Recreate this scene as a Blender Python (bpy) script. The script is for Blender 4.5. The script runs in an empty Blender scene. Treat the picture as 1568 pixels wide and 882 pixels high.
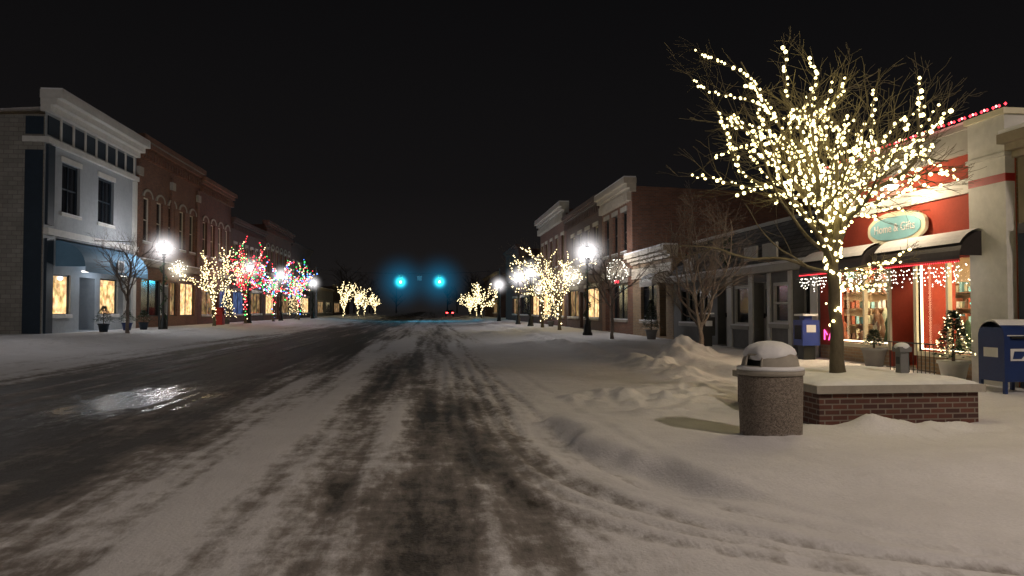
import bpy, math, random
import numpy as np
from math import sin, cos, pi, radians, sqrt, exp
from mathutils import Vector, Matrix
R = random.Random(7)

# ------------------------------------------------------------------ materials
def new_mat(name):
    m = bpy.data.materials.new(name); m.use_nodes = True
    nt = m.node_tree
    for n in list(nt.nodes): nt.nodes.remove(n)
    out = nt.nodes.new('ShaderNodeOutputMaterial')
    return m, nt, out
def N(nt, t, **kw):
    n = nt.nodes.new(t)
    for k, v in kw.items():
        if k.startswith('i_'):
            n.inputs[k[2:].replace('_', ' ')].default_value = v
        else: setattr(n, k, v)
    return n
def L(nt, a, b): nt.links.new(a, b)
def c4(c): return (c[0], c[1], c[2], 1)
def mathn(nt, op, a, b=None, c=None, clamp=False):
    n = nt.nodes.new('ShaderNodeMath'); n.operation = op; n.use_clamp = clamp
    for i, v in enumerate((a, b, c)):
        if v is None: continue
        if isinstance(v, (int, float)): n.inputs[i].default_value = v
        else: nt.links.new(v, n.inputs[i])
    return n.outputs[0]
def mixc(nt, f, a, b):
    n = nt.nodes.new('ShaderNodeMix'); n.data_type = 'RGBA'
    for s, v in ((n.inputs[0], f), (n.inputs[6], a), (n.inputs[7], b)):
        if isinstance(v, (int, float)): s.default_value = v
        elif isinstance(v, tuple): s.default_value = c4(v)
        else: nt.links.new(v, s)
    return n.outputs[2]

def mat_basic(name, c1, c2=None, scale=6, rough=.75, bump=.3, bdist=.01, metal=0, spec=.4, stretch=(1,1,1)):
    c2 = c2 or tuple(x*.6 for x in c1)
    m, nt, out = new_mat(name)
    p = N(nt, 'ShaderNodeBsdfPrincipled'); p.inputs['Roughness'].default_value = rough
    p.inputs['Metallic'].default_value = metal; p.inputs['Specular IOR Level'].default_value = spec
    tc = N(nt, 'ShaderNodeTexCoord'); mp = N(nt, 'ShaderNodeMapping'); mp.inputs['Scale'].default_value = stretch
    L(nt, tc.outputs['Object'], mp.inputs['Vector'])
    n1 = N(nt, 'ShaderNodeTexNoise', i_Scale=scale, i_Detail=6, i_Roughness=.65); L(nt, mp.outputs[0], n1.inputs['Vector'])
    n2 = N(nt, 'ShaderNodeTexNoise', i_Scale=scale*.13, i_Detail=3); L(nt, mp.outputs[0], n2.inputs['Vector'])
    f = mathn(nt, 'ADD', mathn(nt, 'MULTIPLY', n1.outputs[0], .6), mathn(nt, 'MULTIPLY', n2.outputs[0], .6))
    f = mathn(nt, 'MULTIPLY_ADD', f, 2.2, -.8, clamp=True)
    L(nt, mixc(nt, f, c2, c1), p.inputs['Base Color'])
    b = N(nt, 'ShaderNodeBump', i_Strength=bump, i_Distance=bdist); L(nt, n1.outputs[0], b.inputs['Height']); L(nt, b.outputs[0], p.inputs['Normal'])
    L(nt, p.outputs[0], out.inputs['Surface']); return m

def mat_brick(name, c1, c2, mortar, w=.22, h=.075, msize=.009, dirt=.5):
    m, nt, out = new_mat(name)
    p = N(nt, 'ShaderNodeBsdfPrincipled'); p.inputs['Roughness'].default_value = .85
    tc = N(nt, 'ShaderNodeTexCoord'); sx = N(nt, 'ShaderNodeSeparateXYZ'); L(nt, tc.outputs['Object'], sx.inputs[0])
    cb = N(nt, 'ShaderNodeCombineXYZ'); L(nt, mathn(nt, 'ADD', sx.outputs[0], sx.outputs[1]), cb.inputs[0]); L(nt, sx.outputs[2], cb.inputs[1])
    bt = N(nt, 'ShaderNodeTexBrick'); L(nt, cb.outputs[0], bt.inputs['Vector'])
    bt.inputs['Scale'].default_value = 1; bt.inputs['Brick Width'].default_value = w; bt.inputs['Row Height'].default_value = h
    bt.inputs['Mortar Size'].default_value = msize; bt.inputs['Color1'].default_value = c4(c1); bt.inputs['Color2'].default_value = c4(c2)
    bt.inputs['Mortar'].default_value = c4(mortar); bt.inputs['Bias'].default_value = 0
    n2 = N(nt, 'ShaderNodeTexNoise', i_Scale=.9, i_Detail=6, i_Roughness=.7); L(nt, tc.outputs['Object'], n2.inputs['Vector'])
    f = mathn(nt, 'MULTIPLY', mathn(nt, 'MULTIPLY_ADD', n2.outputs[0], 2.5, -.8, clamp=True), dirt)
    dk = N(nt, 'ShaderNodeMix', data_type='RGBA', blend_type='MULTIPLY'); L(nt, f, dk.inputs[0]); L(nt, bt.outputs[0], dk.inputs[6]); dk.inputs[7].default_value = (.35, .33, .32, 1)
    L(nt, dk.outputs[2], p.inputs['Base Color'])
    b = N(nt, 'ShaderNodeBump', i_Strength=.6, i_Distance=.01); b.invert = True
    L(nt, bt.outputs['Fac'], b.inputs['Height']); L(nt, b.outputs[0], p.inputs['Normal'])
    L(nt, p.outputs[0], out.inputs['Surface']); return m

def mat_emit(name, col, st, samp=True):
    m, nt, out = new_mat(name)
    e = N(nt, 'ShaderNodeEmission'); e.inputs[0].default_value = c4(col); e.inputs[1].default_value = st
    L(nt, e.outputs[0], out.inputs['Surface'])
    if not samp: m.cycles.emission_sampling = 'NONE'
    return m

def mat_litwin(name, c1, c2, st, scale=2.2):
    m, nt, out = new_mat(name)
    tc = N(nt, 'ShaderNodeTexCoord')
    vo = N(nt, 'ShaderNodeTexVoronoi', i_Scale=scale); L(nt, tc.outputs['Object'], vo.inputs['Vector'])
    no = N(nt, 'ShaderNodeTexNoise', i_Scale=scale*.8, i_Detail=4); L(nt, tc.outputs['Object'], no.inputs['Vector'])
    f = mathn(nt, 'MULTIPLY_ADD', no.outputs[0], 3.2, -1.1, clamp=True)
    hs = N(nt, 'ShaderNodeHueSaturation', i_Saturation=.35); L(nt, vo.outputs['Color'], hs.inputs['Color'])
    mx = N(nt, 'ShaderNodeMix', data_type='RGBA', blend_type='MULTIPLY'); mx.inputs[0].default_value = .55
    L(nt, mixc(nt, f, c2, c1), mx.inputs[6]); L(nt, hs.outputs[0], mx.inputs[7])
    e = N(nt, 'ShaderNodeEmission', i_Strength=st); L(nt, mx.outputs[2], e.inputs[0])
    g = N(nt, 'ShaderNodeBsdfGlossy', i_Roughness=.05); ms = N(nt, 'ShaderNodeMixShader'); ms.inputs[0].default_value = .08
    L(nt, e.outputs[0], ms.inputs[1]); L(nt, g.outputs[0], ms.inputs[2]); L(nt, ms.outputs[0], out.inputs['Surface']); return m

def mat_glass(name):
    m, nt, out = new_mat(name)
    t = N(nt, 'ShaderNodeBsdfTransparent'); g = N(nt, 'ShaderNodeBsdfGlossy', i_Roughness=.03)
    ms = N(nt, 'ShaderNodeMixShader'); ms.inputs[0].default_value = .07
    L(nt, t.outputs[0], ms.inputs[1]); L(nt, g.outputs[0], ms.inputs[2]); L(nt, ms.outputs[0], out.inputs['Surface']); return m

def mat_darkglass(name):
    m, nt, out = new_mat(name)
    p = N(nt, 'ShaderNodeBsdfPrincipled'); p.inputs['Base Color'].default_value = (.012, .014, .018, 1)
    tc = N(nt, 'ShaderNodeTexCoord'); n = N(nt, 'ShaderNodeTexNoise', i_Scale=1.2); L(nt, tc.outputs['Object'], n.inputs['Vector'])
    L(nt, mathn(nt, 'MULTIPLY_ADD', n.outputs[0], .2, .02), p.inputs['Roughness'])
    L(nt, p.outputs[0], out.inputs['Surface']); return m

def mat_haze(name, col, st, power=4):  # self-glowing volume that fades outward; imitates bloom, scatters no light
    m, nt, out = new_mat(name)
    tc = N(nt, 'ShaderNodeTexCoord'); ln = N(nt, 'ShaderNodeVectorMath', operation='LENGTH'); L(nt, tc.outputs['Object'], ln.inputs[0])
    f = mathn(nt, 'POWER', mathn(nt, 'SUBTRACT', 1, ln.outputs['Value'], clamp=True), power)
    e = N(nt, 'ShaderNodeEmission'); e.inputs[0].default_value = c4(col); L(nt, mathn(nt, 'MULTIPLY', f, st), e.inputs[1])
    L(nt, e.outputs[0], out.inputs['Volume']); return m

M = {}
M['snow'] = mat_basic('snow', (.80,.80,.82), (.62,.62,.65), 9, .8, .5, .02)
M['bluegrey'] = mat_basic('painted_siding', (.40,.43,.46), (.28,.31,.34), 5, .7)
M['sidingside'] = mat_brick('block_side_wall', (.30,.29,.26), (.24,.23,.21), (.17,.16,.15), .4, .2, .012)
M['navy'] = mat_basic('navy_paint', (.02,.035,.055), (.012,.022,.035), 5, .55)
M['white'] = mat_basic('white_paint', (.70,.69,.66), (.5,.5,.48), 6, .6)
M['cream'] = mat_basic('cream_paint', (.52,.46,.37), (.36,.32,.26), 6, .65)
M['tan'] = mat_basic('tan_stucco', (.30,.25,.18), (.2,.17,.12), 9, .8)
M['brickA'] = mat_brick('red_brick', (.16,.055,.035), (.10,.038,.028), (.12,.10,.085))
M['brickB'] = mat_brick('orange_brick', (.24,.095,.05), (.15,.06,.035), (.15,.13,.11))
M['brickC'] = mat_brick('dark_brick', (.09,.037,.03), (.065,.032,.025), (.07,.06,.055))
M['brickT'] = mat_brick('tan_brick', (.36,.24,.13), (.26,.17,.1), (.3,.26,.2))
M['planterbrick'] = mat_brick('planter_brick', (.15,.055,.036), (.07,.03,.025), (.22,.19,.16), .2, .067, .009, .6)
M['redstucco'] = mat_basic('red_stucco', (.36,.052,.028), (.25,.035,.02), 14, .85, .5)
M['stone'] = mat_basic('limestone', (.38,.35,.30), (.25,.23,.2), 10, .85, .5)
M['grey'] = mat_basic('grey_panel', (.2,.2,.2), (.13,.13,.13), 5, .8)
M['lightgrey'] = mat_basic('light_grey_panel', (.42,.41,.38), (.3,.29,.27), 5, .7)
M['shingle'] = mat_brick('shingles', (.17,.17,.175), (.10,.10,.105), (.04,.04,.04), .3, .14, .012)
M['black'] = mat_basic('black_metal', (.02,.022,.02), (.012,.012,.012), 12, .45)
M['blackcanvas'] = mat_basic('black_canvas', (.03,.022,.025), (.015,.012,.012), 12, .6)
M['bluecanvas'] = mat_basic('blue_canvas', (.16,.32,.48), (.12,.25,.38), 12, .7)
M['dglass'] = mat_darkglass('dark_window_glass')
M['glass'] = mat_glass('shop_glass')
M['warmwin'] = mat_litwin('warm_lit_glass', (1,.68,.32), (.32,.17,.06), 2.4, 3.2)
M['warmwin2'] = mat_litwin('dim_lit_glass', (.9,.55,.25), (.1,.06,.03), .6, 2.0)
M['bluewin'] = mat_litwin('blue_lit_glass', (.3,.45,.9), (.05,.08,.3), .4)
M['bark'] = mat_basic('bark', (.15,.115,.08), (.07,.055,.04), 30, .9, .8, .01, stretch=(1,1,.3))
M['litbark'] = mat_basic('smooth_bark', (.16,.135,.085), (.08,.065,.042), 30, .9, .8, .01, stretch=(1,1,.3))
M['snowybark'] = mat_basic('frosted_bark', (.26,.22,.19), (.09,.07,.06), 22, .9, .6)
M['bulb'] = mat_emit('warm_bulb', (1,.82,.36), 5.5, False)
M['bulbfar'] = mat_emit('warm_bulb_far', (1,.80,.42), 4.5, False)
M['bulbwhite'] = mat_emit('white_bulb', (1,.93,.8), 6, False)
M['bulbred'] = mat_emit('red_bulb', (1,.04,.06), 5, False)
M['bulbpink'] = mat_emit('pink_bulb', (1,.40,.38), 4, False)
M['bulbgreen'] = mat_emit('green_bulb', (.05,1,.2), 3, False)
M['bulbblue'] = mat_emit('blue_bulb', (.1,.25,1), 5, False)
M['globe'] = mat_emit('lamp_globe_glass', (1,.96,.96), 150)
M['goose'] = mat_emit('gooseneck_bulb', (1,.80,.52), 60)
M['tubewarm'] = mat_emit('rope_light', (1,.8,.5), 5)
M['neon'] = mat_emit('cyan_neon', (.05,1,.75), 2.5)
M['neonpink'] = mat_emit('pink_neon', (1,.1,.4), 2.5)
M['ceil'] = mat_emit('ceiling_fixture', (1,.76,.45), 70)
M['shopwall'] = mat_basic('shop_interior_wall', (.66,.54,.38), (.42,.32,.2), 3, .8)
M['goods1'] = mat_basic('goods_red', (.4,.08,.05), (.15,.1,.05), 9)
M['goods2'] = mat_basic('goods_cream', (.6,.5,.35), (.2,.3,.25), 9)
M['goods3'] = mat_basic('goods_dark', (.08,.06,.05), (.2,.1,.05), 9)
M['uspsblue'] = mat_basic('mailbox_blue', (.02,.045,.16), (.015,.03,.11), 8, .4, .1)
M['newsblue'] = mat_basic('news_box_blue', (.03,.06,.3), (.02,.04,.2), 8, .45)
M['label'] = mat_basic('white_label', (.7,.7,.7), (.6,.6,.62), 8)
M['signteal'] = mat_basic('sign_teal', (.25,.5,.58), (.18,.40,.46), 7)
M['signcream'] = mat_basic('sign_cream', (.7,.66,.5), (.6,.55,.4), 7)
M['pine'] = mat_basic('pine_needles', (.03,.07,.03), (.015,.035,.018), 20, .8)
M['green'] = mat_emit('signal_green_lens', (.05,.85,1), 60)
M['lensoff'] = mat_basic('signal_lens_off', (.05,.02,.01), (.03,.02,.01), 8, .3)
M['signalyellow'] = mat_basic('signal_housing', (.25,.16,.02), (.18,.11,.02), 8, .6)
M['tail'] = mat_emit('tail_light', (1,.03,.03), 25)
M['carpaint'] = mat_basic('car_paint', (.08,.08,.09), (.06,.06,.07), 4, .3, .05)
M['rubber'] = mat_basic('rubber', (.02,.02,.02), None, 20, .9)
M['red'] = mat_basic('red_paint', (.45,.03,.03), (.3,.02,.02), 6, .5)
M['door'] = mat_basic('door_paint', (.30,.29,.27), (.2,.2,.19), 6, .6)
M['cobra'] = mat_emit('overhead_lamp_glass', (1,.80,.60), 60)

def agg():
    m, nt, out = new_mat('exposed_aggregate')
    p = N(nt, 'ShaderNodeBsdfPrincipled'); p.inputs['Roughness'].default_value = .85
    tc = N(nt, 'ShaderNodeTexCoord'); v = N(nt, 'ShaderNodeTexVoronoi', i_Scale=85); L(nt, tc.outputs['Object'], v.inputs['Vector'])
    cr = N(nt, 'ShaderNodeValToRGB'); cr.color_ramp.elements[0].color = (.10,.08,.068,1); cr.color_ramp.elements[1].color = (.27,.23,.19,1)
    sp = N(nt, 'ShaderNodeSeparateXYZ'); L(nt, v.outputs['Color'], sp.inputs[0]); L(nt, sp.outputs[0], cr.inputs[0])
    # frost creeping up from the bottom of the drum
    nz = N(nt, 'ShaderNodeTexNoise', i_Scale=7, i_Detail=6); L(nt, tc.outputs['Object'], nz.inputs['Vector'])
    sz = N(nt, 'ShaderNodeSeparateXYZ'); L(nt, tc.outputs['Object'], sz.inputs[0])
    fz = mathn(nt,'MULTIPLY_ADD',mathn(nt,'SUBTRACT',mathn(nt,'MULTIPLY',nz.outputs[0],.55),sz.outputs[2]),4,-.55,clamp=True)
    L(nt, mixc(nt, mathn(nt,'MULTIPLY',fz,.7), cr.outputs[0], (.6,.6,.6)), p.inputs['Base Color'])
    b = N(nt, 'ShaderNodeBump', i_Strength=.8, i_Distance=.01); b.invert = True; L(nt, v.outputs['Distance'], b.inputs['Height']); L(nt, b.outputs[0], p.inputs['Normal'])
    L(nt, p.outputs[0], out.inputs['Surface']); return m
M['agg'] = agg()

# ------------------------------------------------------------------ mesh builder
t_ = (1+sqrt(5))/2
ICOV = [Vector(v).normalized() for v in [(-1,t_,0),(1,t_,0),(-1,-t_,0),(1,-t_,0),(0,-1,t_),(0,1,t_),(0,-1,-t_),(0,1,-t_),(t_,0,-1),(t_,0,1),(-t_,0,-1),(-t_,0,1)]]
ICOF = [(0,11,5),(0,5,1),(0,1,7),(0,7,10),(0,10,11),(1,5,9),(5,11,4),(11,10,2),(10,7,6),(7,1,8),(3,9,4),(3,4,2),(3,2,6),(3,6,8),(3,8,9),(4,9,5),(2,4,11),(6,2,10),(8,6,7),(9,8,1)]
OCV = [Vector(v) for v in [(1,0,0),(-1,0,0),(0,1,0),(0,-1,0),(0,0,1),(0,0,-1)]]
OCF = [(0,2,4),(2,1,4),(1,3,4),(3,0,4),(2,0,5),(1,2,5),(3,1,5),(0,3,5)]
class Part:
    def __init__(s, mat, smooth=False): s.v=[]; s.f=[]; s.mat=mat; s.smooth=smooth
    def box(s, x0,x1,y0,y1,z0,z1):
        if x0>x1: x0,x1=x1,x0
        if y0>y1: y0,y1=y1,y0
        b=len(s.v); s.v += [(x,y,z) for z in (z0,z1) for y in (y0,y1) for x in (x0,x1)]
        s.f += [(b,b+2,b+3,b+1),(b+4,b+5,b+7,b+6),(b,b+1,b+5,b+4),(b+2,b+6,b+7,b+3),(b,b+4,b+6,b+2),(b+1,b+3,b+7,b+5)]
    def quad(s, *p):
        b=len(s.v); s.v += [tuple(q) for q in p]; s.f.append(tuple(range(b,b+len(p))))
    def tube(s, pts, rad, n=6, cap=True):
        pts=[Vector(p) for p in pts]
        if not hasattr(rad,'__len__'): rad=[rad]*len(pts)
        b=len(s.v); prev=None
        for i,p in enumerate(pts):
            d=(pts[min(i+1,len(pts)-1)]-pts[max(i-1,0)])
            if d.length<1e-7: d=Vector((0,0,1))
            d.normalize()
            if prev is None:
                a=Vector((0,0,1)) if abs(d.z)<.9 else Vector((1,0,0)); u=d.cross(a).normalized()
            else:
                u=(prev-d*prev.dot(d))
                u=u.normalized() if u.length>1e-6 else d.orthogonal().normalized()
            prev=u; w=d.cross(u)
            for k in range(n):
                q=p+(u*cos(2*pi*k/n)+w*sin(2*pi*k/n))*rad[i]; s.v.append(tuple(q))
        for i in range(len(pts)-1):
            for k in range(n):
                s.f.append((b+i*n+k,b+i*n+(k+1)%n,b+(i+1)*n+(k+1)%n,b+(i+1)*n+k))
        if cap:
            s.f.append(tuple(b+k for k in range(n))[::-1]); e=b+(len(pts)-1)*n; s.f.append(tuple(e+k for k in range(n)))
    def lathe(s, cx,cy,prof,n=24,skip=None):
        b=len(s.v)
        for r,z in prof:
            for k in range(n): s.v.append((cx+r*cos(2*pi*k/n),cy+r*sin(2*pi*k/n),z))
        for i in range(len(prof)-1):
            for k in range(n):
                if skip and skip(i,2*pi*(k+.5)/n): continue
                s.f.append((b+i*n+k,b+i*n+(k+1)%n,b+(i+1)*n+(k+1)%n,b+(i+1)*n+k))
    def ico(s, c, r, oct=False):
        b=len(s.v); V,F=(OCV,OCF) if oct else (ICOV,ICOF); c=Vector(c)
        s.v += [tuple(c+v*r) for v in V]; s.f += [tuple(b+i for i in f) for f in F]
    def ball(s, c, r, sz=1, n=16, m=9):
        prof=[(max(1e-4,r*sin(pi*i/m)), c[2]-r*sz*cos(pi*i/m)) for i in range(m+1)]; s.lathe(c[0],c[1],prof,n)
class Obj:
    def __init__(s, name, loc=(0,0,0)): s.name=name; s.loc=Vector(loc); s.parts={}; s.extra=[]
    def p(s, pname, mat, smooth=False):
        if pname not in s.parts: s.parts[pname]=Part(mat,smooth)
        return s.parts[pname]
    def done(s):
        e=bpy.data.objects.new(s.name,None); e.location=s.loc; e.empty_display_size=.3; bpy.context.collection.objects.link(e)
        for pn,pt in s.parts.items():
            if not pt.f: continue
            me=bpy.data.meshes.new(s.name+'_'+pn); me.from_pydata(pt.v,[],pt.f); me.materials.append(M[pt.mat]); me.update()
            if pt.smooth: me.polygons.foreach_set('use_smooth',[True]*len(me.polygons))
            o=bpy.data.objects.new(pn,me); bpy.context.collection.objects.link(o)
            o.parent=e; o.matrix_parent_inverse=Matrix.Translation(-s.loc)
        for o in s.extra:
            o.parent=e; o.matrix_parent_inverse=Matrix.Translation(-s.loc)
        s.e=e; return e
def link(o): bpy.context.collection.objects.link(o); return o
def point(name, loc, col, W, rad=.1):
    l=bpy.data.lights.new(name,'POINT'); l.energy=W; l.color=col; l.shadow_soft_size=rad
    o=link(bpy.data.objects.new(name,l)); o.location=loc; return o
HALO_MATS={}
def haze(loc, rad, col, st, power=4):  # glowing sphere added around a light source to imitate its bloom
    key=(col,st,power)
    if key not in HALO_MATS: HALO_MATS[key]=mat_haze('lit_snow_haze',col,st,power)  # bloom halo material
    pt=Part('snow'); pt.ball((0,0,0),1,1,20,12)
    me=bpy.data.meshes.new('lit_snow_haze'); me.from_pydata(pt.v,[],pt.f); me.materials.append(HALO_MATS[key])  # bloom halo mesh
    o=link(bpy.data.objects.new('lit_snow_haze',me)); o.location=loc; o.scale=(rad,)*3; return o  # added bloom halo, not lit snow

# ------------------------------------------------------------------ ground
def vn(x,y,seed=0):
    xi=np.floor(x).astype(np.int64); yi=np.floor(y).astype(np.int64); fx=x-xi; fy=y-yi
    fx=fx*fx*(3-2*fx); fy=fy*fy*(3-2*fy)
    def h(a,b):
        n=(a*374761393+b*668265263+seed*982451653)&0xffffffff
        n=((n^(n>>13))*1274126177)&0xffffffff
        return ((n^(n>>16))&0xffff)/65535.
    return (h(xi,yi)*(1-fx)+h(xi+1,yi)*fx)*(1-fy)+(h(xi,yi+1)*(1-fx)+h(xi+1,yi+1)*fx)*fy
def fbm(x,y,seed=0,o=4):
    s=0;a=.5
    for i in range(o): s=s+a*vn(x*2**i,y*2**i,seed+i); a*=.5
    return s
def ss(a,b,x):
    t=np.clip((x-a)/(b-a),0,1); return t*t*(3-2*t)
def height(x,y):
    x=np.asarray(x,float); y=np.asarray(y,float)
    h=.03*(fbm(x*.6,y*.6,3)-.5)
    far=ss(12.5,15,y)
    h=h+far*.25*ss(5.9,6.6,x+.5*(vn(x*.5,y*.5,9)-.5))
    h=h+(1-far)*.16*ss(7.2,8.6,x)
    # drift edge of the kerb extension, scooped out on the street side
    edge=np.interp(y,[3,5,6.2,8,9.9,11.5,14],[5.0,3.0,2.30,1.75,1.35,1.8,5.0])
    q=x-edge+.35*(vn(x*1.1,y*1.1,5)-.5)+.12*(vn(x*3.1,y*3.1,6)-.5)
    win=ss(5.4,6.3,y)*(1-ss(9.6,10.8,y))
    h=h+.07*ss(-.05,.25,q)*win*(1-.8*ss(1.6,4.0,q))
    h=h-.11*np.exp(-(np.where(q<-.08,(q+.08)/.42,(q+.08)/.17))**2)*win*(.75+.6*(vn(x*.9,y*.9,8)-.3))
    h=h+.22*ss(-7,-13,x)*ss(5,20,y)+.2*ss(-13.6,-14.2,x)
    n=fbm(x*1.1,y*.9,21); n2=fbm(x*3.5,y*3.5,22)
    xr=5.5+.7*(vn(y*.25,y*0,31)-.5)
    h=h+far*np.exp(-((x-xr)/.6)**2)*(.10+.38*np.clip(n-.3,0,1)+.1*(n2-.5))*(1-ss(70,90,y))
    h=h+np.exp(-((x+13.2)/.7)**2)*(.08+.35*np.clip(n-.35,0,1)+.1*(n2-.5))*ss(8,20,y)
    def mound(cx,cy,rx,ry,a,rough=.5):
        g=np.exp(-((x-cx)/rx)**2-((y-cy)/ry)**2); return a*g*(1-rough+rough*2*n2)
    h=h+mound(6.75,19.4,.75,.9,.48,.55)+mound(5.9,17.8,.8,1.5,.14,.7)+mound(3.7,11.6,.9,.8,.12,1.1)+mound(2.8,12.3,1.0,.8,.09,.9)+mound(3.2,10.0,.5,.5,.08,1.2)
    h=h+mound(4.9,13.2,1.3,1.1,.12,.9)
    h=h+mound(5.25,8.35,.4,.25,.20,.4)+mound(6.25,8.4,.5,.2,.10,.6)+mound(5.7,8.2,.3,.3,.08,.6)+mound(4.5,8.4,.3,.5,.08,.2)+mound(3.88,7.7,.7,.4,.05,.4)+mound(7.7,8.6,.9,1.2,.10,.2)
    h=h+mound(5.2,6.6,1.6,.8,.06,.3)
    h=h+mound(4.0,30,.8,2,.18,.6)+mound(3.6,44,.8,3,.2,.6)
    h=h+(.020*(fbm(x*1.8+2,y*2.4,61,3)-.44)+.010*(vn(x*7,y*9,66)-.5))*ss(.3,1.4,x)
    c=2.2*np.exp(-(y-4)/1.1); sl=np.sqrt(1+(2*np.exp(-(y-4)/1.1))**2)
    for x0,dp,w in ((.30,.013,.06),(.45,.015,.07),(.62,.013,.06),(.95,.018,.07),(1.12,.015,.06),(1.5,.010,.06),(2.0,.008,.07)):
        drift=.10*np.sin(y*.21+x0*9)+.05*(vn(y*.8,y*0+x0,67)-.5)
        d=(x-(x0+drift+c))/sl
        br=.4+1.2*vn(y*1.7,y*0+x0*5,68)
        h=h+br*(-dp*np.exp(-(d/w)**2)+dp*.6*np.exp(-((d-w*2)/w)**2))*(1-ss(16,30,y))
    return h
def asphalt(x,y):
    xs=[-30,-10.2,-8.6,-7.2,-6.2,-4.8,-3.4,-2.85,-2.5,-1.75,-1.35,-.9,-.3,.15,.5,.9,1.8,30]
    av=[0,.05,.35,.78,1.0,1.05,1.0,.70,.28,.22,.36,.50,.47,.38,.25,.12,.02,0]
    w=.55*(vn(y*.07,y*0,41)-.5)+.25*(vn(y*.3,x*.3,42)-.5)
    fr=ss(14,45,y)
    xx=x+w-np.where(x>-1.6,fr*1.3,0)+np.where(x<-6,fr*.6,0)
    A=np.interp(xx,xs,av)
    st=fbm(x*2.2+7,y*.10,43,3); A=A+(st-.44)*1.6*np.clip(A*3,0,1)
    st=fbm(x*6,y*.25,47,2); A=A+(st-.37)*.9*np.clip(A*2,0,1)
    pt=fbm(x*1.4,y*1.1,49,3); A=A+(pt-.44)*.9*np.clip(A*2,0,1)*(1-ss(14,22,y))
    # faint slush left by single tyres in the snowy lane
    c=2.2*np.exp(-(y-4)/1.1); sl=np.sqrt(1+(2*np.exp(-(y-4)/1.1))**2)
    for x0,a0 in ((.45,.18),(.62,.14),(.95,.22),(1.12,.16),(1.5,.10)):
        d=(x-(x0+.10*np.sin(y*.21+x0*9)+c))/sl
        A=A+a0*np.exp(-(d/.06)**2)*(.3+1.1*vn(y*1.3,y*0+x0*5,78))*(1-ss(14,28,y))
    A=A*(1-.40*ss(25,80,y))
    return np.clip(A,0,1)
xs=np.concatenate([-np.geomspace(500,20,26)[:-1],np.arange(-20,-9,.25),np.arange(-9,-3,.07),np.arange(-3,8,.045),np.arange(8,20,.2),np.geomspace(20,500,26)])
yl=[-120,-60,-30,-15,-8,-4,-2,0,1,1.6,2.2]; y=2.5
while y<12: yl.append(y); y+=.045
while y<700: yl.append(y); y+=max(.05,y*.0065)
ys=np.array(yl)
X,Y=np.meshgrid(xs,ys); X=X.ravel(); Y=Y.ravel()
A=asphalt(X,Y)
Z=height(X,Y)+.03*(1-A)-.02*A*fbm(X*5,Y*2,51)+.018*(fbm(X*9,Y*4,52)-.5)*(A>.05)
nx,ny=len(xs),len(ys)
co=np.stack([X,Y,Z],1).astype(np.float32)
i=np.arange(nx-1)[None,:]+np.arange(ny-1)[:,None]*nx
F=np.stack([i,i+1,i+1+nx,i+nx],-1).reshape(-1,4)
me=bpy.data.meshes.new('ground')
me.vertices.add(len(co)); me.vertices.foreach_set('co',co.ravel())
me.loops.add(F.size); me.loops.foreach_set('vertex_index',F.ravel().astype(np.int32))
me.polygons.add(len(F)); me.polygons.foreach_set('loop_start',np.arange(0,F.size,4,dtype=np.int32))
me.polygons.foreach_set('use_smooth',np.ones(len(F),bool))
me.update(calc_edges=True); me.validate()
at=me.attributes.new('asphalt','FLOAT','POINT'); at.data.foreach_set('value',A.astype(np.float32))
W=(np.exp(-((X+4.9)/1.5)**2-((Y-13.2)/3.0)**2)*(.15+1.5*fbm(X*2.0,Y*1.1,71,3))+.25*np.exp(-((X+5.0)/.7)**2-((Y-13.3)/1.0)**2))*A
at=me.attributes.new('wet','FLOAT','POINT'); at.data.foreach_set('value',W.astype(np.float32))
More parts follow.
